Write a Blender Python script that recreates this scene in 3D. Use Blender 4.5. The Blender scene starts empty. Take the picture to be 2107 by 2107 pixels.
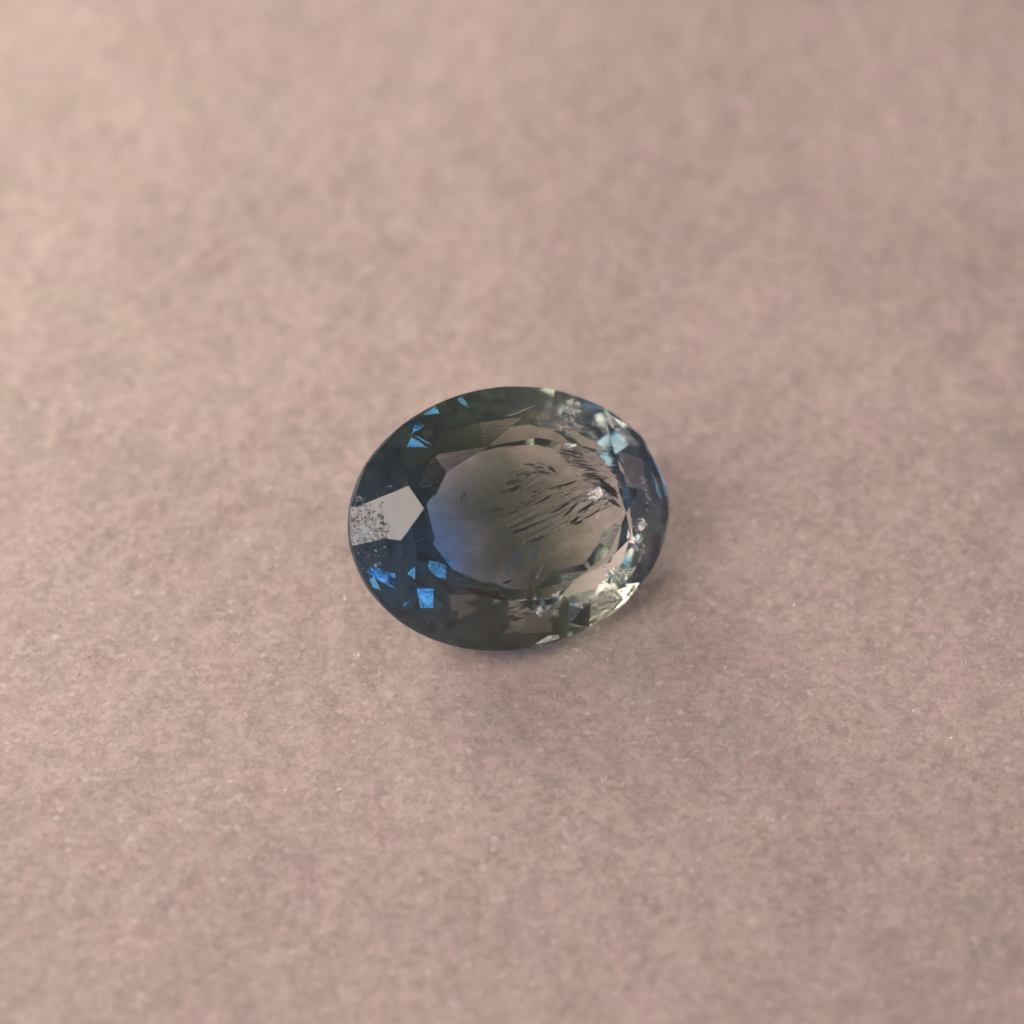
import bpy, bmesh, math, random
import numpy as np
from mathutils import Vector, Matrix, Euler, noise

random.seed(11)
R = math.radians
sc = bpy.context.scene
col = sc.collection
sc.unit_settings.scale_length = 0.01          # one unit is one centimetre

# ------------------------------------------------------------------ camera
ELEV = 50.0           # how far the camera looks down
DIST = 9.0
SPAN = 2.60           # width of the frame at the stone, in cm
TARGET = Vector((0.0, 0.0, 0.20))
to_cam = Vector((0, -math.cos(R(ELEV)), math.sin(R(ELEV))))
cam_d = bpy.data.cameras.new('camera')
cam = bpy.data.objects.new('camera', cam_d)
col.objects.link(cam)
cam.location = TARGET + to_cam * DIST
cam.rotation_euler = Euler((R(90 - ELEV), 0, 0))
cam_d.sensor_width = 36
cam_d.lens = 36 * DIST / SPAN
cam_d.clip_start = 0.1
cam_d.clip_end = 500
cam_d.dof.use_dof = True
cam_d.dof.focus_distance = DIST - 0.15
cam_d.dof.aperture_fstop = 0.42
cam_d.dof.aperture_blades = 0
sc.camera = cam
bpy.context.view_layer.update()
CM = Matrix.Translation(cam.location) @ cam.rotation_euler.to_matrix().to_4x4()
CR = cam.rotation_euler.to_matrix()

# ------------------------------------------------------------------ world and lamps
w = bpy.data.worlds.new('World')
sc.world = w
w.use_nodes = True
wt = w.node_tree
bg = wt.nodes['Background']
tc = wt.nodes.new('ShaderNodeTexCoord')
sep = wt.nodes.new('ShaderNodeSeparateXYZ')
wt.links.new(tc.outputs['Generated'], sep.inputs[0])
cr = wt.nodes.new('ShaderNodeValToRGB')
cr.color_ramp.elements[0].position = 0.0
cr.color_ramp.elements[0].color = (0.34, 0.31, 0.305, 1)
cr.color_ramp.elements[1].position = 1.0
cr.color_ramp.elements[1].color = (0.20, 0.18, 0.19, 1)
wt.links.new(sep.outputs['Z'], cr.inputs[0])
wt.links.new(cr.outputs[0], bg.inputs['Color'])
bg.inputs['Strength'].default_value = 1.0


def lamp(name, direction, dist, size, size_y, power, color):
    d = bpy.data.lights.new(name, 'AREA')
    d.shape = 'RECTANGLE'
    d.size = size
    d.size_y = size_y
    d.energy = power
    d.color = color
    o = bpy.data.objects.new(name, d)
    col.objects.link(o)
    v = Vector(direction).normalized()
    o.location = v * dist
    o.rotation_euler = v.to_track_quat('Z', 'Y').to_euler()
    return o


# window light: to the left of the camera and high
lamp('window_light', (-0.62, -0.30, 0.72), 15, 7.9, 8.8, 910, (1.0, 0.85, 0.765))
# weaker light coming in from behind on the left
lamp('back_light', (-0.62, 0.72, 0.52), 8, 4.6, 3.8, 290, (1.0, 0.87, 0.77))
# broad dim lamp added on the right for the table of the stone to mirror
lamp('table_fill', (0.62, -0.38, 0.70), 40, 30, 26, 250, (1.0, 0.80, 0.80))

sc.view_settings.view_transform = 'Standard'
sc.view_settings.look = 'None'
sc.view_settings.exposure = 0.14
sc.view_settings.gamma = 1
sc.render.engine = 'CYCLES'
cy = sc.cycles
cy.max_bounces = 24
cy.transmission_bounces = 20
cy.glossy_bounces = 16
cy.diffuse_bounces = 4
cy.volume_bounces = 1
cy.transparent_max_bounces = 16
cy.caustics_reflective = True
cy.caustics_refractive = True
cy.sample_clamp_indirect = 10
cy.blur_glossy = 0.0
cy.use_denoising = True


# ------------------------------------------------------------------ node helpers
class NT:
    def __init__(self, name):
        self.m = bpy.data.materials.new(name)
        self.m.use_nodes = True
        self.t = self.m.node_tree
        self.t.nodes.clear()
        self.out = self.t.nodes.new('ShaderNodeOutputMaterial')

    def n(self, kind, **kw):
        nd = self.t.nodes.new('ShaderNode' + kind)
        for k, v in kw.items():
            if hasattr(nd, k):
                setattr(nd, k, v)
            else:
                nd.inputs[k.replace('_', ' ')].default_value = v
        return nd

    def l(self, a, b):
        self.t.links.new(a, b)

    def math(self, op, a, b=None, c=None, clamp=False):
        nd = self.t.nodes.new('ShaderNodeMath')
        nd.operation = op
        nd.use_clamp = clamp
        for i, v in enumerate((a, b, c)):
            if v is None:
                continue
            if isinstance(v, (int, float)):
                nd.inputs[i].default_value = v
            else:
                self.l(v, nd.inputs[i])
        return nd.outputs[0]

    def ramp(self, fac, stops):
        nd = self.t.nodes.new('ShaderNodeValToRGB')
        e = nd.color_ramp.elements
        while len(e) < len(stops):
            e.new(0.5)
        for i, (p, c) in enumerate(stops):
            e[i].position = p
            e[i].color = (c[0], c[1], c[2], 1) if not isinstance(c, (int, float)) else (c, c, c, 1)
        self.l(fac, nd.inputs[0])
        return nd.outputs[0]

    def mix(self, fac, a, b, mode='MIX'):
        nd = self.t.nodes.new('ShaderNodeMix')
        nd.data_type = 'RGBA'
        nd.blend_type = mode
        for s, v in ((0, fac), (6, a), (7, b)):
            if isinstance(v, (int, float)):
                nd.inputs[s].default_value = v
            elif isinstance(v, tuple):
                nd.inputs[s].default_value = (*v, 1)
            else:
                self.l(v, nd.inputs[s])
        return nd.outputs[2]


def noise_tex(T, vec, scale, detail=4, rough=0.55, dist=0.0):
    nd = T.n('TexNoise')
    if T.m.name == 'pink_beige_surface':
        nd.noise_dimensions = '2D'
    nd.inputs['Scale'].default_value = scale
    nd.inputs['Detail'].default_value = detail
    nd.inputs['Roughness'].default_value = rough
    nd.inputs['Distortion'].default_value = dist
    T.l(vec, nd.inputs['Vector'])
    return nd.outputs['Fac']


# ------------------------------------------------------------------ surface under the stone
def ground_material():
    T = NT('pink_beige_surface')
    tc = T.n('TexCoord')
    vec = tc.outputs['Object']
    mp = T.n('Mapping')
    mp.inputs['Scale'].default_value = (1.0, 1.0, 1.0)
    T.l(vec, mp.inputs['Vector'])
    v = mp.outputs[0]
    # fibres: the same noise looked up in stretched, turned coordinates
    def streak(rot, sx, sy, scale, det=3):
        m = T.n('Mapping')
        m.inputs['Rotation'].default_value = (0, 0, rot)
        m.inputs['Scale'].default_value = (sx, sy, 1)
        T.l(vec, m.inputs['Vector'])
        return noise_tex(T, m.outputs[0], scale, det, 0.6, 0.6)
    big = noise_tex(T, v, 1.1, 3, 0.5)
    mid = noise_tex(T, v, 8, 4, 0.6, 0.4)
    fine = noise_tex(T, v, 30, 5, 0.65, 0.5)
    grain = noise_tex(T, v, 85, 3, 0.6)
    f1 = streak(R(35), 1, 2.6, 16)
    f2 = streak(R(-50), 1, 2.8, 18)
    hue = T.ramp(noise_tex(T, v, 5, 4, 0.6), [(0.34, (0.584, 0.484, 0.424)), (0.50, (0.602, 0.484, 0.434)), (0.66, (0.618, 0.480, 0.445))])
    # sugary grains: every cell of a fine, bent cell pattern has its own lightness
    wob = T.n('TexNoise')
    wob.noise_dimensions = '2D'
    wob.inputs['Scale'].default_value = 55
    wob.inputs['Detail'].default_value = 2
    T.l(v, wob.inputs['Vector'])
    wv = T.n('VectorMath', operation='MULTIPLY_ADD')
    T.l(wob.outputs['Color'], wv.inputs[0])
    wv.inputs[1].default_value = (0.022, 0.022, 0.022)
    T.l(v, wv.inputs[2])
    def cells(scale):
        vo = T.n('TexVoronoi')
        vo.voronoi_dimensions = '2D'
        vo.inputs['Scale'].default_value = scale
        T.l(wv.outputs[0], vo.inputs['Vector'])
        sp = T.n('SeparateColor')
        T.l(vo.outputs['Color'], sp.inputs[0])
        return sp.outputs[0], vo.outputs['Distance']
    c1, d1 = cells(62)
    c2, d2 = cells(120)
    s = T.math('ADD', T.math('MULTIPLY', mid, 0.62), T.math('MULTIPLY', fine, 0.72))
    s = T.math('ADD', s, T.math('MULTIPLY', T.math('ADD', f1, f2), 0.35))
    s = T.math('ADD', s, T.math('MULTIPLY', c1, 0.44))
    s = T.math('ADD', s, T.math('MULTIPLY', c2, 0.40))
    val = T.ramp(T.math('MULTIPLY', s, 0.37), [(0.36, 0.81), (0.50, 0.98), (0.64, 1.17)])
    c = T.mix(1.0, hue, val, 'MULTIPLY')
    b2 = T.ramp(big, [(0.35, 0.94), (0.65, 1.05)])
    c = T.mix(1.0, c, b2, 'MULTIPLY')
    # pale crystalline flecks
    fl = T.n('TexVoronoi')
    fl.voronoi_dimensions = '2D'
    fl.inputs['Scale'].default_value = 34
    T.l(wv.outputs[0], fl.inputs['Vector'])
    fs = T.n('SeparateColor')
    T.l(fl.outputs['Color'], fs.inputs[0])
    near = T.math('LESS_THAN', fl.outputs['Distance'], T.math('MULTIPLY', T.math('POWER', fs.outputs[1], 2.0), 0.30))
    pick = T.math('GREATER_THAN', fs.outputs[0], 0.62)
    fleck = T.math('MULTIPLY', near, pick)
    c = T.mix(T.math('MULTIPLY', fleck, 0.55), c, (0.86, 0.76, 0.72))
    p = T.n('BsdfPrincipled')
    T.l(c, p.inputs['Base Color'])
    T.l(T.math('SUBTRACT', 0.55, T.math('MULTIPLY', fleck, 0.25)), p.inputs['Roughness'])
    p.inputs['Specular IOR Level'].default_value = 0.5
    h = T.math('ADD', T.math('MULTIPLY', fine, 0.35), T.math('MULTIPLY', T.math('ADD', f1, f2), 0.2))
    h = T.math('ADD', h, T.math('MULTIPLY', T.math('ADD', c1, c2), 0.22))
    b = T.n('Bump')
    b.inputs['Strength'].default_value = 0.6
    b.inputs['Distance'].default_value = 0.010
    T.l(h, b.inputs['Height'])
    T.l(b.outputs[0], p.inputs['Normal'])
    T.l(p.outputs[0], T.out.inputs['Surface'])
    return T.m


def build_ground():
    n = 420
    # dense in the middle, coarse outside
    t = np.linspace(-1, 1, n)
    c = 3.0 * t + 57.0 * np.sign(t) * np.clip(np.abs(t) - 0.9, 0, 1) * 10 * np.clip(np.abs(t) - 0.9, 0, 1) * 10
    verts, faces = [], []
    for j in range(n):
        for i in range(n):
            x, y = c[i], c[j]
            z = 0.0
            if abs(x) < 4 and abs(y) < 4:
                q = Vector((x, y, 0))
                z = 0.006 * noise.noise(q * 3.0) + 0.004 * noise.noise(q * 9.0 + Vector((3, 7, 1))) + 0.003 * noise.noise(q * 22.0)
            verts.append((x, y, z))
    for j in range(n - 1):
        for i in range(n - 1):
            a = j * n + i
            faces.append((a, a + 1, a + n + 1, a + n))
    me = bpy.data.meshes.new('ground')
    me.from_pydata(verts, [], faces)
    me.polygons.foreach_set('use_smooth', [True] * len(faces))
    o = bpy.data.objects.new('ground', me)
    o['kind'] = 'structure'
    me.materials.append(ground_material())
    col.objects.link(o)
    return o


build_ground()

# glinting mineral specks and a few dark ones lying in the surface: far too many and small to count
def specks(name, count, size, mat, seed, label):
    rg = random.Random(seed)
    v, f = [], []
    for _ in range(count):
        x = rg.uniform(-1.9, 1.9)
        y = rg.uniform(-1.7, 2.2)
        s = size * (0.5 + 1.3 * rg.random() ** 3)
        q = Euler((rg.uniform(-.9, .9), rg.uniform(-.9, .9), rg.uniform(0, 6.28))).to_matrix()
        el = rg.uniform(1.0, 2.4)
        b = len(v)
        g = Vector((x, y, 0))
        z = 0.006 * noise.noise(g * 3.0) + 0.004 * noise.noise(g * 9.0 + Vector((3, 7, 1))) + 0.003 * noise.noise(g * 22.0)
        c = Vector((x, y, z + s * 0.1))
        for p in ((el, 0, 0), (0, 0.8, 0), (-el, 0, 0), (0, -0.8, 0), (0, 0, 0.45), (0, 0, -0.45)):
            v.append(c + q @ (Vector(p) * s * (0.8 + 0.4 * rg.random())))
        for i in range(4):
            j = (i + 1) % 4
            f.append((b + i, b + j, b + 4))
            f.append((b + j, b + i, b + 5))
    m = bpy.data.meshes.new(name)
    m.from_pydata([tuple(p) for p in v], [], f)
    m.materials.append(mat)
    o = bpy.data.objects.new(name, m)
    o['kind'] = 'stuff'
    o['label'] = label
    col.objects.link(o)


def plain(name, base, rough, metal=0.0, trans=0.0):
    T = NT(name)
    p = T.n('BsdfPrincipled')
    p.inputs['Base Color'].default_value = (*base, 1)
    p.inputs['Roughness'].default_value = rough
    p.inputs['Metallic'].default_value = metal
    p.inputs['Transmission Weight'].default_value = trans
    T.l(p.outputs[0], T.out.inputs['Surface'])
    return T.m


specks('glinting_specks', 2600, 0.0024, plain('mica', (0.92, 0.82, 0.78), 0.45, 0.4), 3, 'tiny glinting specks scattered over the pink surface')
specks('pale_grains', 5000, 0.0022, plain('pale_grain', (0.74, 0.64, 0.60), 0.5), 4, 'pale fine grains scattered over the pink surface')
specks('dark_specks', 22, 0.0018, plain('dark_grain', (0.10, 0.08, 0.07), 0.6), 6, 'few tiny dark specks on the pink surface')

# ------------------------------------------------------------------ the stone
A = 0.425            # half length in cm
B = 0.331            # half width
# orientation: local z is the table normal, given in the camera's frame (x right, y up, z to the camera)
AX_RIGHT, AX_UP, SPIN = 17.5, 5.0, 10.5
zax = Vector((math.sin(R(AX_RIGHT)), math.sin(R(AX_UP)), 0))
zax.z = math.sqrt(1 - zax.x ** 2 - zax.y ** 2)
xax = Vector((math.cos(R(SPIN)), math.sin(R(SPIN)), 0))
xax = (xax - zax * xax.dot(zax)).normalized()
yax = zax.cross(xax)
M3 = CR @ Matrix((xax, yax, zax)).transposed()

CROWN_H = 0.115      # height of the table above the girdle
GIRD = 0.010         # half thickness of the girdle
N = 11


def cut(bm, p, nrm):
    geom = bm.verts[:] + bm.edges[:] + bm.faces[:]
    r = bmesh.ops.bisect_plane(bm, geom=geom, dist=1e-6, plane_co=p, plane_no=nrm, clear_outer=True)
    ed = [e for e in r['geom_cut'] if isinstance(e, bmesh.types.BMEdge)]
    ed = [e for e in ed if len(e.link_faces) == 1]
    if len(ed) > 2:
        bmesh.ops.contextual_create(bm, geom=ed)


def stone_mesh():
    rnd = random.Random(70)
    bm = bmesh.new()
    K = 88
    top, bot = [], []
    for k in range(K):
        a = 2 * math.pi * k / K
        rr = 1 + 0.004 * math.sin(3 * a + 1) + 0.003 * math.sin(5 * a)
        top.append(bm.verts.new((A * rr * math.cos(a), B * rr * math.sin(a), 0.4)))
        bot.append(bm.verts.new((A * rr * math.cos(a), B * rr * math.sin(a), -0.4)))
    bm.faces.new(top)
    bm.faces.new(bot[::-1])
    for k in range(K):
        j = (k + 1) % K
        bm.faces.new((bot[k], bot[j], top[j], top[k]))

    def plane(ang, r0, z0, slope, sgn):
        # plane in the round stone: passes radius r0 at height z0, slope in degrees from horizontal
        s = math.tan(R(slope))
        # z = z0 + sgn * s * (r0 - r.u)
        u = Vector((math.cos(ang), math.sin(ang), 0))
        # in scaled space coordinates X = x/A, Y = y/B (unit circle); heights scaled by Rm
        n = Vector((s * u.x / A * RM, s * u.y / B * RM, sgn))
        p = Vector((u.x * A * r0, u.y * B * r0, z0))
        # a point with X.u = r0
        cut(bm, p, n.normalized())

    RM = 0.37
    # corners of the table in the stone's own plane (units of the half axes)
    tv = [Vector((x * A, y * B, CROWN_H)) for x, y in TABLE]
    n = len(tv)
    mains = [0, 2, 4, 6, 8, 10, 11]
    az = [math.atan2(tv[k].y / B, tv[k].x / A) for k in mains]
    for k, a in zip(mains, az):
        a += R(rnd.uniform(-2, 2))
        g = Vector((A * math.cos(a), B * math.sin(a), GIRD))
        tg = Vector((-A * math.sin(a), B * math.cos(a), 0))
        nn = tg.cross(tv[k] - g).normalized()
        cut(bm, g, nn if nn.z > 0 else -nn)
    for q in range(len(mains)):
        a0, a1 = az[q], az[(q + 1) % len(mains)]
        d = (a0 - a1) % (2 * math.pi)
        m = 2 if d < 0.75 else 3
        for i in range(m):
            a = a0 - d * (i + 0.5) / m
            plane(a, 0.985, GIRD, 40.5 + rnd.uniform(-1.5, 1.5), 1)
    for k in range(n):
        p, q = tv[k], tv[(k + 1) % n]
        e = (q - p).normalized()
        out = Vector((e.y, -e.x, 0))
        if out.dot(p) < 0:
            out = -out
        sl = R(23 + rnd.uniform(-1.5, 1.5))
        cut(bm, p, (out * math.sin(sl) + Vector((0, 0, math.cos(sl)))).normalized())
    cut(bm, Vector((0, 0, CROWN_H)), Vector((0.0, 0, 1)))
    # a flat chip on the girdle at the right
    a = R(12)
    u = Vector((math.cos(a) / A, math.sin(a) / B, 0)).normalized()
    cut(bm, Vector((A * 0.988 * math.cos(a), B * 0.988 * math.sin(a), 0)), (u + Vector((0, 0, 0.25))).normalized())
    # pavilion: lower girdle facets, mains, a shallow tier round the keel
    rnd = random.Random(315)
    G_SL, M_SL, T_SL, OFF, NM, JIT, DS = 50.3, 40.6, 20, 0, 10, 6.9, 2.2
    for k in range(2 * NM):
        a = R(OFF) + 2 * math.pi * (k + 0.5) / (2 * NM) + R(rnd.uniform(-JIT, JIT))
        plane(a, 0.99, -GIRD, G_SL + 2.0 * math.cos(a) + rnd.uniform(-2, 2), -1)
    for k in range(NM):
        a = R(OFF) + 2 * math.pi * k / NM + R(rnd.uniform(-JIT, JIT))
        plane(a, 0.93, -GIRD - 0.03, M_SL + DS * math.cos(a) + rnd.uniform(-1.5, 1.5), -1)
    for k in range(NM):
        a = R(OFF) + 2 * math.pi * (k + 0.5) / NM + R(rnd.uniform(-JIT, JIT))
        plane(a, 0.74, -0.112, M_SL - 3.0 + DS * math.cos(a) + rnd.uniform(-1.5, 1.5), -1)
    for k in range(2 * NM):
        a = R(OFF + 9) + 2 * math.pi * k / (2 * NM) + R(rnd.uniform(-JIT, JIT))
        plane(a, 0.955, -GIRD - 0.016, (G_SL + M_SL) / 2 - 1 + 2.0 * math.cos(a) + rnd.uniform(-2.5, 2.5), -1)
    for k in range(7):
        a = R(15) + 2 * math.pi * k / 7 + R(rnd.uniform(-5, 5))
        plane(a, 0.62, -0.150, T_SL + rnd.uniform(-2, 2), -1)
    # a small chip on the right of the girdle
    bmesh.ops.recalc_face_normals(bm, faces=bm.faces[:])
    bmesh.ops.remove_doubles(bm, verts=bm.verts[:], dist=1e-5)
    me = bpy.data.meshes.new('gem_body')
    bm.to_mesh(me)
    bm.free()
    return me


def gem_material():
    T = NT('parti_sapphire')
    tc = T.n('TexCoord')
    vec = tc.outputs['Object']
    sep = T.n('SeparateXYZ')
    T.l(vec, sep.inputs[0])
    # polish: fine scratches, pits near the left end of the girdle
    pit = noise_tex(T, vec, 95, 3, 0.55, 1.0)
    pitm = T.ramp(pit, [(0.53, 0.0), (0.58, 1.0)])
    scr0 = noise_tex(T, vec, 30, 3, 0.6)
    # distance from the worn patch
    vd = T.n('VectorMath', operation='DISTANCE')
    T.l(vec, vd.inputs[0])
    vd.inputs[1].default_value = (-0.402, 0.018, 0.02)
    worn = T.ramp(T.math('ADD', vd.outputs['Value'], T.math('MULTIPLY', T.math('SUBTRACT', scr0, 0.5), 0.18)), [(0.050, 1.0), (0.085, 0.0)])
    m = T.n('Mapping')
    m.inputs['Rotation'].default_value = (0, 0, R(-15))
    m.inputs['Scale'].default_value = (1, 7, 1)
    T.l(vec, m.inputs['Vector'])
    scr = noise_tex(T, m.outputs[0], 22, 3, 0.6)
    # the pavilion was polished less well: wavy and streaked
    pav = T.math('LESS_THAN', sep.outputs['Z'], -0.012)
    m2 = T.n('Mapping')
    m2.inputs['Rotation'].default_value = (0, 0, R(28))
    m2.inputs['Scale'].default_value = (1, 2.6, 1)
    T.l(vec, m2.inputs['Vector'])
    wav = noise_tex(T, m2.outputs[0], 16, 3, 0.6, 0.8)
    endm = T.ramp(sep.outputs['X'], [(0.0, 0.25), (0.25, 1.0)])
    h = T.math('ADD', T.math('MULTIPLY', T.math('MULTIPLY', pitm, worn), -2.5), T.math('MULTIPLY', scr, 0.12))
    h = T.math('ADD', h, T.math('MULTIPLY', T.math('MULTIPLY', T.math('MULTIPLY', wav, pav), endm), 0.22))
    b = T.n('Bump')
    b.inputs['Strength'].default_value = 0.5
    b.inputs['Distance'].default_value = 0.002
    T.l(h, b.inputs['Height'])
    g = T.n('BsdfGlass')
    g.inputs['IOR'].default_value = 1.77
    g.inputs['Roughness'].default_value = 0.0
    g.inputs['Color'].default_value = (1, 1, 1, 1)
    T.l(b.outputs[0], g.inputs['Normal'])
    # the girdle is left matt
    gm = T.math('LESS_THAN', T.math('ABSOLUTE', sep.outputs['Z']), 0.0085)
    T.l(T.math('MULTIPLY', gm, 0.35), g.inputs['Roughness'])
    T.l(g.outputs[0], T.out.inputs['Surface'])
    # colour zoning: blue at the left end, grey-green centre, pale straw at the right
    nz = noise_tex(T, vec, 5, 2, 0.5)
    x = T.math('ADD', T.math('MULTIPLY', sep.outputs['X'], 1.15), T.math('MULTIPLY', T.math('SUBTRACT', nz, 0.5), 0.25))
    x = T.math('ADD', x, T.math('MULTIPLY', sep.outputs['Y'], 0.12))
    f = T.math('ADD', x, 0.5, clamp=True)
    colr = T.ramp(f, [(0.10, (0.0, 0.52, 1.0)), (0.26, (0.06, 0.52, 0.98)), (0.36, (0.37, 0.46, 0.56)), (0.50, (0.38, 0.48, 0.38)), (0.68, (0.60, 0.62, 0.50)), (0.88, (0.84, 0.87, 0.82))])
    dens = T.ramp(f, [(0.10, 2.0), (0.26, 1.5), (0.36, 1.2), (0.50, 1.35), (0.68, 0.60), (1.0, 0.10)])
    va = T.n('VolumeAbsorption')
    T.l(colr, va.inputs['Color'])
    cl = T.ramp(noise_tex(T, vec, 11, 4, 0.6, 0.8), [(0.35, 0.7), (0.65, 1.35)])
    r2 = T.math('ADD', T.math('POWER', T.math('DIVIDE', sep.outputs['X'], A), 2.0), T.math('POWER', T.math('DIVIDE', sep.outputs['Y'], B), 2.0))
    core = T.ramp(r2, [(0.05, 1.35), (0.45, 0.34)])
    T.l(T.math('MULTIPLY', T.math('MULTIPLY', T.math('MULTIPLY', dens, cl), core), 5.4), va.inputs['Density'])
    vs = T.n('VolumeScatter')
    vs.inputs['Color'].default_value = (0.80, 0.86, 0.90, 1)
    vs.inputs['Density'].default_value = 0.06
    ad = T.n('AddShader')
    T.l(va.outputs[0], ad.inputs[0])
    T.l(vs.outputs[0], ad.inputs[1])
    T.l(ad.outputs[0], T.out.inputs['Volume'])
    T.m.cycles.volume_step_rate = 1.0
    return T.m


# table corners measured going round from the left end (x, y in units of the half axes)
TABLE = [(-0.597, 0.169), (-0.422, 0.408), (-0.147, 0.547), (0.166, 0.551), (0.426, 0.436), (0.595, 0.177), (0.624, -0.126), (0.472, -0.405), (0.243, -0.547), (-0.017, -0.583), (-0.26, -0.506), (-0.496, -0.312), (-0.602, -0.056)]
me = stone_mesh()
pts = np.array([v.co[:] for v in me.vertices])
W = np.array(M3) @ pts.T
CTR = Vector((-0.012, 0.0, 0.0))
# rest the lowest point on the surface, slide it to its place in front of the camera
gem = bpy.data.objects.new('sapphire', me)
zlow = W[2].min()
gem.matrix_world = Matrix.Translation((-0.012, 0.0, -zlow + 0.002)) @ M3.to_4x4()
GX, GY = -0.012, 0.0
# slide along the ground so that the girdle centre lies where the camera sees it
def project(p):
    q = CM.inverted() @ p
    k = cam_d.lens / 36 / -q.z
    return Vector((512 + 1024 * q.x * k, 512 - 1024 * q.y * k))
WANT = Vector((508.0, 518.5))
for _ in range(6):
    g2 = [project(Matrix.Translation((GX, GY, -zlow + 0.002)) @ M3.to_4x4() @ Vector((A * math.cos(t), B * math.sin(t), 0))) for t in np.linspace(0, 2 * math.pi, 60)]
    cx = (min(p.x for p in g2) + max(p.x for p in g2)) / 2
    cyy = (min(p.y for p in g2) + max(p.y for p in g2)) / 2
    GX += (WANT.x - cx) * SPAN / 1024
    GY -= (WANT.y - cyy) * SPAN / 1024 / math.sin(R(ELEV))
print('GIRDLE px', min(p.x for p in g2), max(p.x for p in g2), min(p.y for p in g2), max(p.y for p in g2), 'verts', len(me.vertices), 'zlow', zlow)
GM = Matrix.Translation((GX, GY, -zlow + 0.002)) @ M3.to_4x4()
gem.matrix_world = GM
me.materials.append(gem_material())
col.objects.link(gem)
gem['label'] = 'faceted oval blue-green sapphire lying tilted on the pale pink surface'
gem['category'] = 'gemstone'


# ------------------------------------------------------------------ what is inside the stone
GI = GM.inverted()
CAM_L = GI @ cam.location


def inside(zx, zy, depth=0.05, top=None):
    """Point in the stone that is seen at a spot of the photograph, `depth` cm under the plane z = top."""
    top = CROWN_H if top is None else top
    px = (690 + zx / 2.68333) / 2107 - 0.5
    py = 0.5 - (770 + zy / 2.68333) / 2107
    d = GI.to_3x3() @ (CR @ Vector((px * 36 / cam_d.lens, py * 36 / cam_d.lens, -1)))
    t = (top - depth / 1.77 - CAM_L.z) / d.z
    p = CAM_L + d * t
    p.z = top - depth
    return p


def simple(name, base, rough=0.3, metal=0.0, ior=1.5):
    T = NT(name)
    p = T.n('BsdfPrincipled')
    p.inputs['Base Color'].default_value = (*base, 1)
    p.inputs['Roughness'].default_value = rough
    p.inputs['Metallic'].default_value = metal
    p.inputs['IOR'].default_value = ior
    T.l(p.outputs[0], T.out.inputs['Surface'])
    return T.m


def gap_material():
    # a hair-thin air gap: the inverse index of the stone round it
    T = NT('air_gap')
    g = T.n('BsdfGlass')
    g.inputs['IOR'].default_value = 1 / 1.77
    g.inputs['Roughness'].default_value = 0.03
    T.l(g.outputs[0], T.out.inputs['Surface'])
    return T.m


M_GAP = gap_material()
M_DARK = simple('dark_crack_stain', (0.015, 0.014, 0.014), 0.35)
M_BROWN = simple('iron_stain', (0.10, 0.055, 0.018), 0.5)
M_BRIGHT = simple('silvery_crack_face', (0.9, 0.9, 0.86), 0.22, 0.75)
M_BLUE = simple('painted_blue_flash', (0.16, 0.36, 0.80), 0.25, 0.6)  # blue of a reflected flash painted as base colour


class Slivers:
    def __init__(self):
        self.v, self.f = [], []

    def add(self, p0, p1, wid, thk=0.0008, roll=0.0, bend=0.0):
        d = (p1 - p0)
        L = d.length
        if L < 1e-6:
            return
        d.normalize()
        n = Vector((0, 0, 1))
        s = d.cross(n).normalized()
        s = (Matrix.Rotation(roll, 3, d) @ s)
        n2 = s.cross(d)
        ts = (0.22, 0.5, 0.8)
        b = len(self.v)
        self.v.append(p0)
        for t in ts:
            c = p0 + d * (L * t) + s * (bend * L * math.sin(math.pi * t))
            ww = wid * (0.75 + 0.5 * random.random()) * (1 if t == 0.5 else 0.72) * 0.5
            self.v += [c + s * ww, c + n2 * thk, c - s * ww, c - n2 * thk]
        self.v.append(p1)
        e = len(self.v) - 1
        for k in range(4):
            j = (k + 1) % 4
            self.f.append((b, b + 1 + j, b + 1 + k))
            for m in range(2):
                q = b + 1 + 4 * m
                self.f.append((q + k, q + j, q + 4 + j, q + 4 + k))
            self.f.append((e, b + 9 + k, b + 9 + j))

    def build(self, name, mat, parent, stuff=True):
        m = bpy.data.meshes.new(name)
        m.from_pydata([tuple(v) for v in self.v], [], self.f)
        bm = bmesh.new()
        bm.from_mesh(m)
        bmesh.ops.recalc_face_normals(bm, faces=bm.faces[:])
        bm.to_mesh(m)
        bm.free()
        m.materials.append(mat)
        o = bpy.data.objects.new(name, m)
        col.objects.link(o)
        o.parent = parent
        if stuff:
            o['kind'] = 'stuff'
        return o


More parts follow.
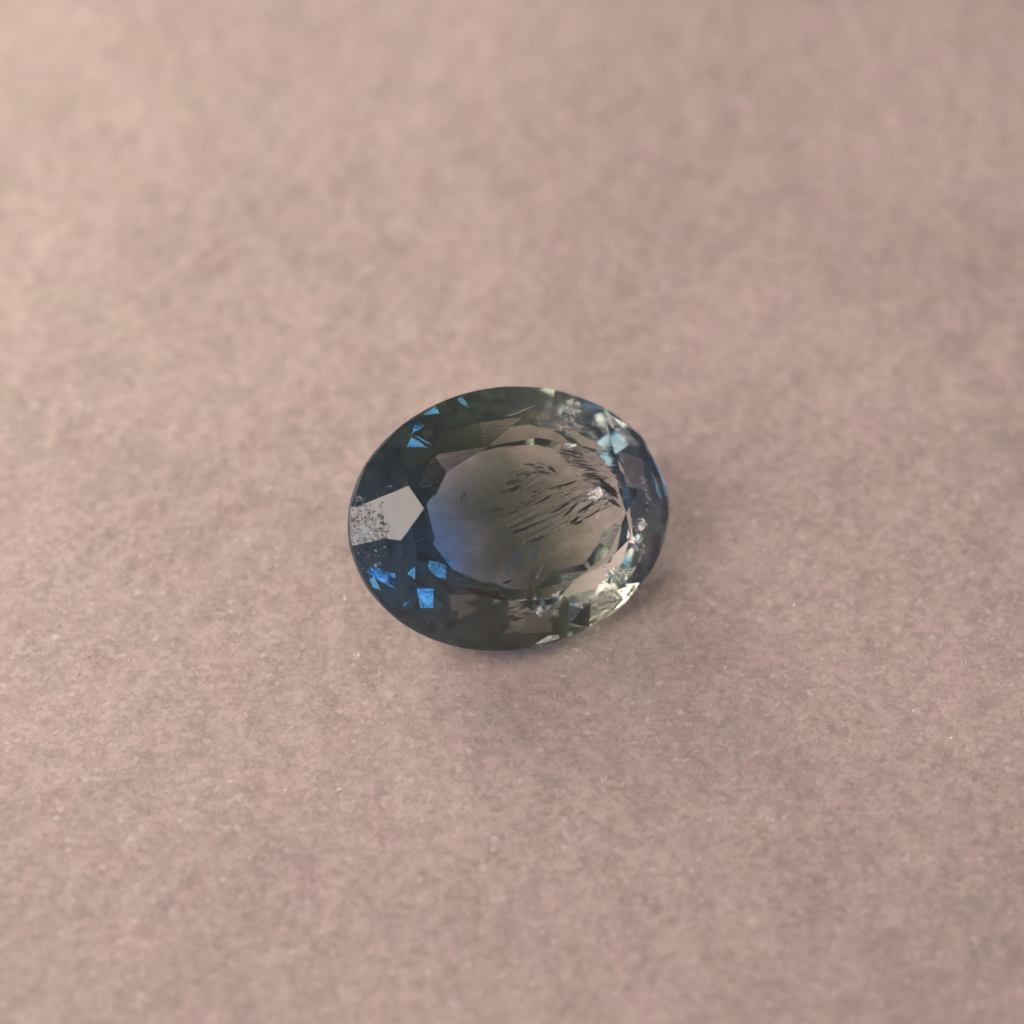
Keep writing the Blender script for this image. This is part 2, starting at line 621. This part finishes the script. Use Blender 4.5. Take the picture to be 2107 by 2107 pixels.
def veil(name, corners, nu, nv, ridge, amp, dz, thick, parent, seed, hole=0.0):
    """A thin crack: a ridged sheet between four corners (u along the ridges), closed and with an air gap."""
    rnd = random.Random(seed)
    c00, c10, c11, c01 = corners
    off = Vector((rnd.uniform(0, 50), rnd.uniform(0, 50), 0))
    top = {}
    for j in range(nv + 1):
        v = j / nv
        for i in range(nu + 1):
            u = i / nu
            # ragged outline
            e0 = 0.16 * noise.noise(Vector((v * 9, 1.3, seed)))
            e1 = 1 + 0.16 * noise.noise(Vector((v * 9, 5.3, seed)))
            uu = e0 + (e1 - e0) * u
            p = c00.lerp(c10, uu).lerp(c01.lerp(c11, uu), v)
            r = noise.noise(Vector((uu * 1.6, v * ridge, 0)) + off) + 0.5 * noise.noise(Vector((uu * 4, v * ridge * 2.3, 4)) + off)
            p = p + Vector((0, 0, amp * r + dz * math.sin(math.pi * u) * 0.3))
            top[i, j] = p
    verts, idx = [], {}
    for s, sg in (('t', 0.5), ('b', -0.5)):
        for (i, j), p in top.items():
            edge = i in (0, nu) or j in (0, nv)
            idx[s, i, j] = len(verts)
            verts.append(p + Vector((0, 0, sg * thick * (0.15 if edge else 1))))
    faces = []
    for j in range(nv):
        for i in range(nu):
            faces.append((idx['t', i, j], idx['t', i + 1, j], idx['t', i + 1, j + 1], idx['t', i, j + 1]))
            faces.append((idx['b', i, j], idx['b', i, j + 1], idx['b', i + 1, j + 1], idx['b', i + 1, j]))
    for i in range(nu):
        faces.append((idx['t', i, 0], idx['b', i, 0], idx['b', i + 1, 0], idx['t', i + 1, 0]))
        faces.append((idx['t', i, nv], idx['t', i + 1, nv], idx['b', i + 1, nv], idx['b', i, nv]))
    for j in range(nv):
        faces.append((idx['t', 0, j], idx['t', 0, j + 1], idx['b', 0, j + 1], idx['b', 0, j]))
        faces.append((idx['t', nu, j], idx['b', nu, j], idx['b', nu, j + 1], idx['t', nu, j + 1]))
    m = bpy.data.meshes.new(name)
    m.from_pydata([tuple(v) for v in verts], [], faces)
    bm = bmesh.new()
    bm.from_mesh(m)
    bmesh.ops.recalc_face_normals(bm, faces=bm.faces[:])
    bm.to_mesh(m)
    bm.free()
    m.materials.append(M_GAP)
    o = bpy.data.objects.new(name, m)
    col.objects.link(o)
    o.parent = parent
    return o


def lerp(a, b, t):
    return a + (b - a) * t


# the broad feather: ridges running up to the right under the table
f3 = veil('feather_crack', (inside(930, 830, .06), inside(1420, 560, .045), inside(1600, 690, .07), inside(1090, 930, .085)), 46, 40, 8, 0.0028, 0.01, 0.0010, gem, 3)
f3['label'] = 'broad feathery crack with ridges running up to the right'
dk, br = Slivers(), Slivers()
rs = random.Random(21)
for k in range(330):
    u, v = rs.random(), rs.random() ** 1.15
    zx = lerp(lerp(930, 1300, u), lerp(1060, 1560, u), v)
    zy = lerp(lerp(690, 600, u), lerp(920, 690, u), v)
    ang = 0.65 * math.degrees(math.atan2(zy - 560, 1640 - zx)) + lerp(6, 14, v) + rs.gauss(0, 6)
    L = 14 + 130 * rs.random() ** 2.8
    if rs.random() > 0.25 + 0.6 * u or noise.noise(Vector((zx / 90, zy / 45, 3))) < -0.05:
        continue
    dpt = rs.uniform(0.035, 0.11)
    a = inside(zx - L / 2 * math.cos(R(ang)), zy + L / 2 * math.sin(R(ang)), dpt)
    b = inside(zx + L / 2 * math.cos(R(ang)), zy - L / 2 * math.sin(R(ang)), dpt + rs.uniform(-.008, .008))
    wd = (2.0 + 8 * rs.random() ** 2.6) * 0.00046
    if rs.random() < 0.80:
        dk.add(a, b, wd, roll=rs.uniform(-.5, .5), bend=rs.uniform(-.06, .06))
    else:
        br.add(a, b, wd * 0.8, roll=rs.uniform(-.9, .9), bend=rs.uniform(-.06, .06))
for x0, y0, x1, y1, wz in ((968, 872, 1045, 850, 16), (1045, 925, 1190, 880, 8), (1290, 825, 1350, 780, 18), (1310, 830, 1370, 805, 18), (1250, 790, 1340, 700, 14),
                           (1090, 720, 1200, 660, 12), (1180, 770, 1300, 700, 12), (1330, 770, 1440, 690, 12), (1370, 800, 1470, 730, 10), (1210, 620, 1340, 585, 12), (850, 760, 940, 728, 7), (905, 662, 1010, 600, 10)):
    dk.add(inside(x0, y0, .055), inside(x1, y1, .055), wz * 0.00046, bend=0.05)
for k in range(26):           # bright comb at the right end
    t = rs.random()
    x0 = lerp(1330, 1470, t) + rs.uniform(-15, 15)
    y0 = lerp(640, 720, rs.random()) 
    L = rs.uniform(30, 90)
    br.add(inside(x0, y0, .04), inside(x0 + L, y0 - L * 0.42, .04), rs.uniform(3, 8) * .00046, roll=rs.uniform(-.6, .6))
for x0, y0, x1, y1 in ((1190, 880, 1250, 815), (1225, 870, 1300, 800), (1350, 835, 1375, 790), (1230, 630, 1285, 612), (1150, 900, 1200, 860)):
    br.add(inside(x0, y0, .04), inside(x1, y1, .04), 9 * .00046, bend=.1)
dk.build('dark_streaks', M_DARK, f3)
br.build('bright_streaks', M_BRIGHT, f3)

# the arched feather above it
f1 = veil('feather_crack', (inside(950, 640, .05), inside(1080, 500, .05), inside(1240, 610, .07), inside(1130, 660, .075)), 26, 22, 7, 0.0025, 0.012, 0.0010, gem, 8)
f1['label'] = 'small arched feathery crack near the middle'
dk, br = Slivers(), Slivers()
for k in range(46):
    t = rs.random()
    a = math.pi * lerp(1.0, 0.22, t)
    cx_, cy_ = 1100, 640
    r1 = rs.uniform(90, 150)
    x1, y1 = cx_ + r1 * math.cos(a) * 1.05, cy_ - r1 * math.sin(a)
    L = rs.uniform(30, 80)
    ang = lerp(42, -35, t) + rs.uniform(-8, 8)
    q0 = inside(x1 - L / 2 * math.cos(R(ang)), y1 + L / 2 * math.sin(R(ang)), .05)
    q1 = inside(x1 + L / 2 * math.cos(R(ang)), y1 - L / 2 * math.sin(R(ang)), .05)
    (dk if rs.random() < 0.75 else br).add(q0, q1, rs.uniform(4, 10) * .00046, roll=rs.uniform(-.6, .6), bend=rs.uniform(-.1, .1))
for x0, y0, x1, y1 in ((1010, 605, 1075, 562), (1040, 590, 1085, 565), (1150, 582, 1180, 575)):
    br.add(inside(x0, y0, .04), inside(x1, y1, .04), 8 * .00046, bend=.1)
dk.build('dark_streaks', M_DARK, f1)
br.build('bright_streaks', M_BRIGHT, f1)

# the comb of dark lines at the upper right of the table
f2 = veil('feather_crack', (inside(1290, 440, .05), inside(1430, 440, .05), inside(1570, 640, .07), inside(1330, 600, .07)), 20, 30, 8, 0.002, 0.0, 0.0010, gem, 5)
f2['label'] = 'comb of short dark cracks at the upper right of the table'
dk = Slivers()
for k in range(44):
    t = (k + rs.random()) / 44
    xe = lerp(1340, 1560, t) + rs.uniform(-20, 20)
    ye = lerp(420, 660, t)
    L = rs.uniform(60, 150)
    ang = rs.uniform(-8, 6) + lerp(-6, 10, t)
    dk.add(inside(xe - L * math.cos(R(ang)), ye + L * math.sin(R(ang)), .055), inside(xe, ye, .06), rs.uniform(3, 8) * .00046, roll=rs.uniform(-.4, .4), bend=rs.uniform(-.06, .06))
dk.build('dark_streaks', M_DARK, f2)

# cracks low in the table, their blue flashes painted on
bl = Slivers()
for k in range(34):
    x0, y0 = lerp(940, 1110, rs.random()), 0
    y0 = lerp(1070, 980, (x0 - 940) / 170) + rs.uniform(-45, 30)
    L = rs.uniform(20, 60)
    ang = rs.uniform(20, 70)
    bl.add(inside(x0, y0, .05), inside(x0 + L * math.cos(R(ang)), y0 - L * math.sin(R(ang)), .05), rs.uniform(3, 7) * .00046, roll=rs.uniform(-.6, .6))
o = bl.build('crack_cluster', M_BLUE, gem)
o['label'] = 'small cluster of cracks painted with blue flashes low in the table'

# single needles and crystals
def needle(pts, wid, mat, label, depth=.05, top=None, name='needle_inclusion'):
    s = Slivers()
    for (x0, y0, x1, y1) in pts:
        s.add(inside(x0, y0, depth, top), inside(x1, y1, depth, top), wid * .00046, thk=0.0016, bend=rs.uniform(-.08, .08))
    o = s.build(name, mat, gem, False)
    o['label'] = label
    return o


needle([(1112, 1135, 1150, 1025), (1098, 1130, 1135, 1105)], 12, M_BRIGHT, 'pale needle at the lower edge of the table')
needle([(702, 650, 722, 668), (716, 655, 724, 690), (688, 700, 705, 665)], 9, M_DARK, 'tiny dark tailed speck at the left of the table')
needle([(920, 1158, 985, 1130), (925, 1150, 960, 1140)], 12, M_DARK, 'short dark needle at the lower edge of the table')



# ------------------------------------------------------------------ flat sheets added inside the stone to mirror the window
from mathutils.bvhtree import BVHTree
BV = BVHTree.FromPolygons([v.co.copy() for v in me.vertices], [tuple(p.vertices) for p in me.polygons])
KEY = (GI.to_3x3() @ Vector((-0.62, -0.30, 0.72))).normalized()


def refract(d, n, eta=1 / 1.77):
    c = -d.dot(n)
    if c < 0:
        n, c = -n, -c
    k = 1 - eta * eta * (1 - c * c)
    return (d * eta + n * (eta * c - math.sqrt(max(k, 0)))).normalized()


def enter(zx, zy):
    """Where the line of sight through a spot of the photograph enters the stone, and how it runs inside."""
    px = (690 + zx / 2.68333) / 2107 - 0.5
    py = 0.5 - (770 + zy / 2.68333) / 2107
    d = (GI.to_3x3() @ (CR @ Vector((px * 36 / cam_d.lens, py * 36 / cam_d.lens, -1)))).normalized()
    loc, nrm, _, _ = BV.ray_cast(CAM_L, d)
    if loc is None:
        return None
    return loc, refract(d, nrm)


def gap_rough(name, amount, scale, stretch=1.0, rough=0.02, tint=(1, 1, 1)):
    T = NT(name)
    tc = T.n('TexCoord')
    m = T.n('Mapping')
    m.inputs['Rotation'].default_value = (0, 0, R(25))
    m.inputs['Scale'].default_value = (1, stretch, 1)
    T.l(tc.outputs['Object'], m.inputs['Vector'])
    h = noise_tex(T, m.outputs[0], scale, 4, 0.6, 0.8)
    b = T.n('Bump')
    b.inputs['Strength'].default_value = 1.0
    b.inputs['Distance'].default_value = amount
    T.l(h, b.inputs['Height'])
    g = T.n('BsdfGlass')
    g.inputs['IOR'].default_value = 1 / 1.77
    g.inputs['Roughness'].default_value = rough
    g.inputs['Color'].default_value = (*tint, 1)
    T.l(b.outputs[0], g.inputs['Normal'])
    T.l(g.outputs[0], T.out.inputs['Surface'])
    return T.m


G_SMOOTH = gap_rough('smooth_mirror', 0.0012, 14)
G_MOTTLE = gap_rough('mottled_mirror', 0.0022, 30, 1.8, 0.03)
G_BLUE = gap_rough('blue_tinted_mirror', 0.0040, 16, 1.0, 0.07, (0.36, 0.80, 1.0))  # blue of the flashes is put into the glass colour


def flash(poly, depth, mat, label, parent=gem, jit=0.0, layers=1):  # adds a mirror sheet in place of a facet's reflection of the window
    cxp = sum(p[0] for p in poly) / len(poly)
    cyp = sum(p[1] for p in poly) / len(poly)
    e = enter(cxp, cyp)
    if e is None:
        return
    loc, d = e
    far = BV.ray_cast(loc + d * 0.001, d)
    room = (far[0] - loc).length if far[0] is not None else 0.05
    best = None
    first = min(depth, 0.75 * room) / room
    for frac in (first, 0.3, 0.45, 0.6, 0.72, 0.84):      # how deep must it lie to be lit by the window?
        c = loc + d * (frac * room)
        for n0 in (Vector((0, 0, 1)), None):
            n = n0 or BV.ray_cast(c, -d)[1] or Vector((0, 0, 1))
            ok = False
            for _ in range(5):
                l_in = -refract(-KEY, n)
                h2 = BV.ray_cast(c, l_in)
                if h2[0] is None or KEY.dot(h2[1]) < 0.12:
                    break
                ok = (h2[1] - n).length < 1e-3
                n = h2[1]
                if ok:
                    break
            if ok and (best is None or KEY.dot(n) > best[0] + 0.1):
                best = (KEY.dot(n), c.copy(), l_in.copy(), frac)
        if best and best[0] > 0.35:
            break
    if best is None:
        return
    _, c, l_in, frac = best
    nrm = (-d + l_in).normalized()
    if jit:
        nrm = (nrm + Vector([rs.uniform(-jit, jit) for _ in range(3)])).normalized()
    for lay in range(layers):
        pts = []
        for (zx, zy) in poly:
            q = enter(zx, zy)
            if q is None:
                continue
            t = (c - q[0]).dot(nrm) / q[1].dot(nrm)
            far = BV.ray_cast(q[0] + q[1] * 0.001, q[1])
            room = (far[0] - q[0]).length if far[0] is not None else 0.02
            t = max(0.004, min(t, 0.92 * room))
            pts.append(q[0] + q[1] * t)
        if len(pts) < 3:
            return
        th = nrm * 0.0005
        k = len(pts)
        cc = sum(pts, Vector()) / k
        v = [p + th * 0.2 for p in pts] + [cc + th] + [p - th * 0.2 for p in pts] + [cc - th]
        f = []
        for i in range(k):
            j = (i + 1) % k
            f += [(i, j, k), (k + 1 + j, k + 1 + i, 2 * k + 1), (i, k + 1 + i, k + 1 + j, j)]
        m = bpy.data.meshes.new('flash_mirror')
        m.from_pydata([tuple(x) for x in v], [], f)
        bm = bmesh.new()
        bm.from_mesh(m)
        bmesh.ops.recalc_face_normals(bm, faces=bm.faces[:])
        bm.to_mesh(m)
        bm.free()
        m.materials.append(mat)
        o = bpy.data.objects.new('flash_mirror', m)
        col.objects.link(o)
        o.parent = parent
        o['label'] = label
        c = c + d * 0.006


BLUE = 'added mirror sheet flashing blue in the left end of the stone'
SILV = 'added mirror sheet flashing silvery in the right end of the stone'
for poly, mat, lab, lay in (
    ([(510, 1045), (590, 1045), (612, 1080), (608, 1130), (560, 1120), (520, 1080)], G_BLUE, BLUE, 1),
    ([(395, 1100), (440, 1060), (440, 1135)], G_BLUE, BLUE, 1),
    ([(183, 1070), (215, 1120), (250, 1190), (205, 1175), (186, 1130)], G_BLUE, BLUE, 1),
    ([(375, 1262), (415, 1250), (372, 1305)], G_BLUE, BLUE, 1),
    ([(655, 128), (690, 114), (745, 188), (700, 165)], G_BLUE, BLUE, 1),
    ([(470, 222), (550, 170), (575, 215), (520, 225)], G_BLUE, BLUE, 1),
    ([(395, 400), (420, 350), (470, 350), (540, 395), (480, 402)], G_BLUE, BLUE, 1),
    ([(1290, 1225), (1420, 1190), (1440, 1205), (1540, 1185), (1590, 1235), (1560, 1320), (1500, 1380), (1400, 1395), (1290, 1375), (1300, 1300)], G_MOTTLE, SILV, 4),
    ([(1455, 1158), (1532, 1158), (1530, 1190), (1440, 1205)], G_SMOOTH, SILV, 2),
    ([(1640, 1078), (1715, 1062), (1755, 1100), (1700, 1150), (1640, 1162), (1602, 1138)], G_MOTTLE, SILV, 3),
    ([(1600, 1225), (1700, 1175), (1650, 1172)], G_SMOOTH, SILV, 2),
    ([(1488, 1070), (1535, 1088), (1486, 1130)], G_SMOOTH, SILV, 2),
    ([(1640, 930), (1692, 940), (1668, 978)], G_SMOOTH, SILV, 2),
    ([(1618, 850), (1640, 880), (1662, 940), (1630, 910)], G_SMOOTH, SILV, 2),
    ([(1665, 840), (1700, 800), (1725, 830), (1690, 865)], G_MOTTLE, SILV, 2),
    ([(1100, 1488), (1180, 1442), (1290, 1438), (1230, 1462), (1130, 1490)], G_SMOOTH, SILV, 2),
    ([(1485, 242), (1535, 240), (1585, 292), (1530, 296), (1510, 270)], G_SMOOTH, SILV, 3),
    ([(1535, 300), (1590, 300), (1660, 370), (1610, 370)], G_MOTTLE, SILV, 2),
    ([(1768, 640), (1788, 590), (1818, 720), (1800, 750)], G_MOTTLE, SILV, 2),
    ([(1390, 640), (1460, 620), (1480, 660), (1440, 700), (1400, 690)], G_MOTTLE, SILV, 2),
    ([(1130, 1240), (1240, 1225), (1220, 1300), (1150, 1320)], G_MOTTLE, SILV, 1),
):
    flash(poly, 0.10 if lab == BLUE else 0.04, mat, lab, layers=lay)


def under(zx, zy, t):
    q = enter(zx, zy)
    return q[0] + q[1] * t


def crystal(strokes, mat, label, name, t=0.012):
    sl = Slivers()
    for (x0, y0, x1, y1, wz) in strokes:
        sl.add(under(x0, y0, t), under(x1, y1, t), wz * .00046, thk=0.0012, bend=rs.uniform(-.06, .06))
    o = sl.build(name, mat, gem, False)
    o['label'] = label
    return o


crystal([(1072, 1150, 1070, 1262, 34)], M_BROWN, 'brown stained crystal below the table', 'crystal_inclusion')
crystal([(1062, 1250, 1082, 1308, 16)], M_DARK, 'dark crumb at the foot of the brown crystal', 'crystal_inclusion')
crystal([(715, 1178, 945, 1238, 46)], M_DARK, 'long smoky crystal below the left of the table', 'crystal_inclusion', 0.02)
crystal([(830, 1205, 948, 1250, 36)], M_DARK, 'short smoky crystal beside the long one', 'crystal_inclusion', 0.024)
crystal([(935, 232, 1040, 203, 12)], M_BRIGHT, 'lower half of the long silvery needle in the upper crown', 'needle_inclusion')
crystal([(1000, 212, 1112, 168, 9)], M_BRIGHT, 'upper half of the long silvery needle in the upper crown', 'needle_inclusion')
crystal([(950, 219, 1060, 186, 5)], M_BRIGHT, 'thin silvery needle beside the long one', 'needle_inclusion')
crystal([(868, 256, 935, 236, 8)], M_DARK, 'fine dark crack at the foot of the silvery needle', 'needle_inclusion')
crystal([(690, 345, 712, 262, 5)], M_DARK, 'fine upright dark crack in the upper left crown', 'needle_inclusion')
# smoky smears where the feather meets the right end of the table
for k, (x0, y0, x1, y1, wz) in enumerate(((1440, 560, 1580, 650, 26), (1470, 620, 1590, 680, 30), (1400, 590, 1540, 640, 18), (1500, 690, 1580, 740, 22))):
    crystal([(x0, y0, x1, y1, wz)], M_DARK, 'smoky smear at the right end of the feathery crack', 'crystal_inclusion', 0.05 + 0.006 * k)


# wispy air-gap sheets added to break up the dark rim of the stone
def wisp(c4, seed, t0, t1, ridge=2.5, amp=0.0012):
    cs = []
    for k, (zx, zy) in enumerate(c4):
        cs.append(under(zx, zy, t0 if k in (0, 1) else t1))
    o = veil('rim_wisp', cs, 22, 22, ridge, amp, 0.0, 0.0007, gem, seed)
    o['label'] = 'wispy air-gap sheet added to enliven the rim of the stone'


wisp([(1090, 170), (1340, 190), (1420, 330), (1120, 300)], 32, .02, .05)
wisp([(610, 1215), (930, 1215), (900, 1260), (690, 1350)], 33, .02, .03, 1.2, .0008)
wisp([(960, 1250), (1250, 1230), (1200, 1420), (900, 1430)], 34, .02, .04)
wisp([(1560, 420), (1700, 470), (1720, 640), (1600, 620)], 35, .015, .03)


def shards(poly, nx, ny, jit, lab, seed, depth=0.03, keep=0.85):
    """Break a patch of the photograph into small added mirror faces, each tilted a little on its own."""
    rg = random.Random(seed)
    c00, c10, c11, c01 = [Vector((p[0], p[1], 0)) for p in poly]
    g = {}
    for j in range(ny + 1):
        for i in range(nx + 1):
            u = (i + (rg.uniform(-.35, .35) if 0 < i < nx else 0)) / nx
            v = (j + (rg.uniform(-.35, .35) if 0 < j < ny else 0)) / ny
            g[i, j] = c00.lerp(c10, u).lerp(c01.lerp(c11, u), v)
    for j in range(ny):
        for i in range(nx):
            if rg.random() > keep:
                continue
            q = [g[i, j], g[i + 1, j], g[i + 1, j + 1], g[i, j + 1]]
            if rg.random() < 0.35:
                q.pop(rg.randrange(4))
            flash([(p.x, p.y) for p in q], depth * rg.uniform(0.6, 1.3), G_BLUE if lab == BLUE else G_MOTTLE if rg.random() < 0.45 else G_SMOOTH, lab, jit=jit, layers=1 + (rg.random() < 0.6))


shards([(1290, 1225), (1590, 1165), (1580, 1330), (1290, 1395)], 4, 3, 0.06, SILV, 1, keep=1)
shards([(1590, 1080), (1760, 1040), (1740, 1170), (1600, 1180)], 3, 3, 0.06, SILV, 2, keep=1)
shards([(1480, 1060), (1600, 1070), (1600, 1160), (1490, 1150)], 2, 2, 0.12, SILV, 3)
shards([(1610, 820), (1720, 780), (1720, 980), (1630, 960)], 2, 4, 0.14, SILV, 4, keep=0.6)
shards([(1480, 235), (1560, 240), (1690, 400), (1600, 400)], 2, 4, 0.10, SILV, 5)
shards([(1750, 620), (1790, 600), (1825, 760), (1780, 780)], 1, 4, 0.12, SILV, 6, 0.02)
shards([(1090, 1230), (1260, 1210), (1230, 1330), (1120, 1340)], 3, 2, 0.14, SILV, 7, keep=0.6)
shards([(190, 1060), (330, 1100), (330, 1230), (230, 1190)], 1, 2, 0.13, BLUE, 8, 0.09, 0.6)
shards([(450, 1180), (640, 1190), (620, 1290), (470, 1290)], 2, 1, 0.16, BLUE, 9, 0.09, 0.8)
shards([(330, 300), (560, 190), (600, 230), (370, 360)], 4, 1, 0.14, BLUE, 10, 0.06, 0.6)
shards([(1260, 170), (1440, 250), (1400, 360), (1240, 260)], 3, 3, 0.20, SILV, 14, 0.03, 0.55)
shards([(1690, 560), (1790, 600), (1825, 800), (1720, 840)], 2, 4, 0.10, SILV, 21)
shards([(1700, 860), (1815, 880), (1770, 1060), (1670, 1040)], 2, 3, 0.10, SILV, 22)
shards([(1580, 1180), (1700, 1180), (1620, 1270), (1560, 1260)], 2, 2, 0.07, SILV, 23, keep=1)
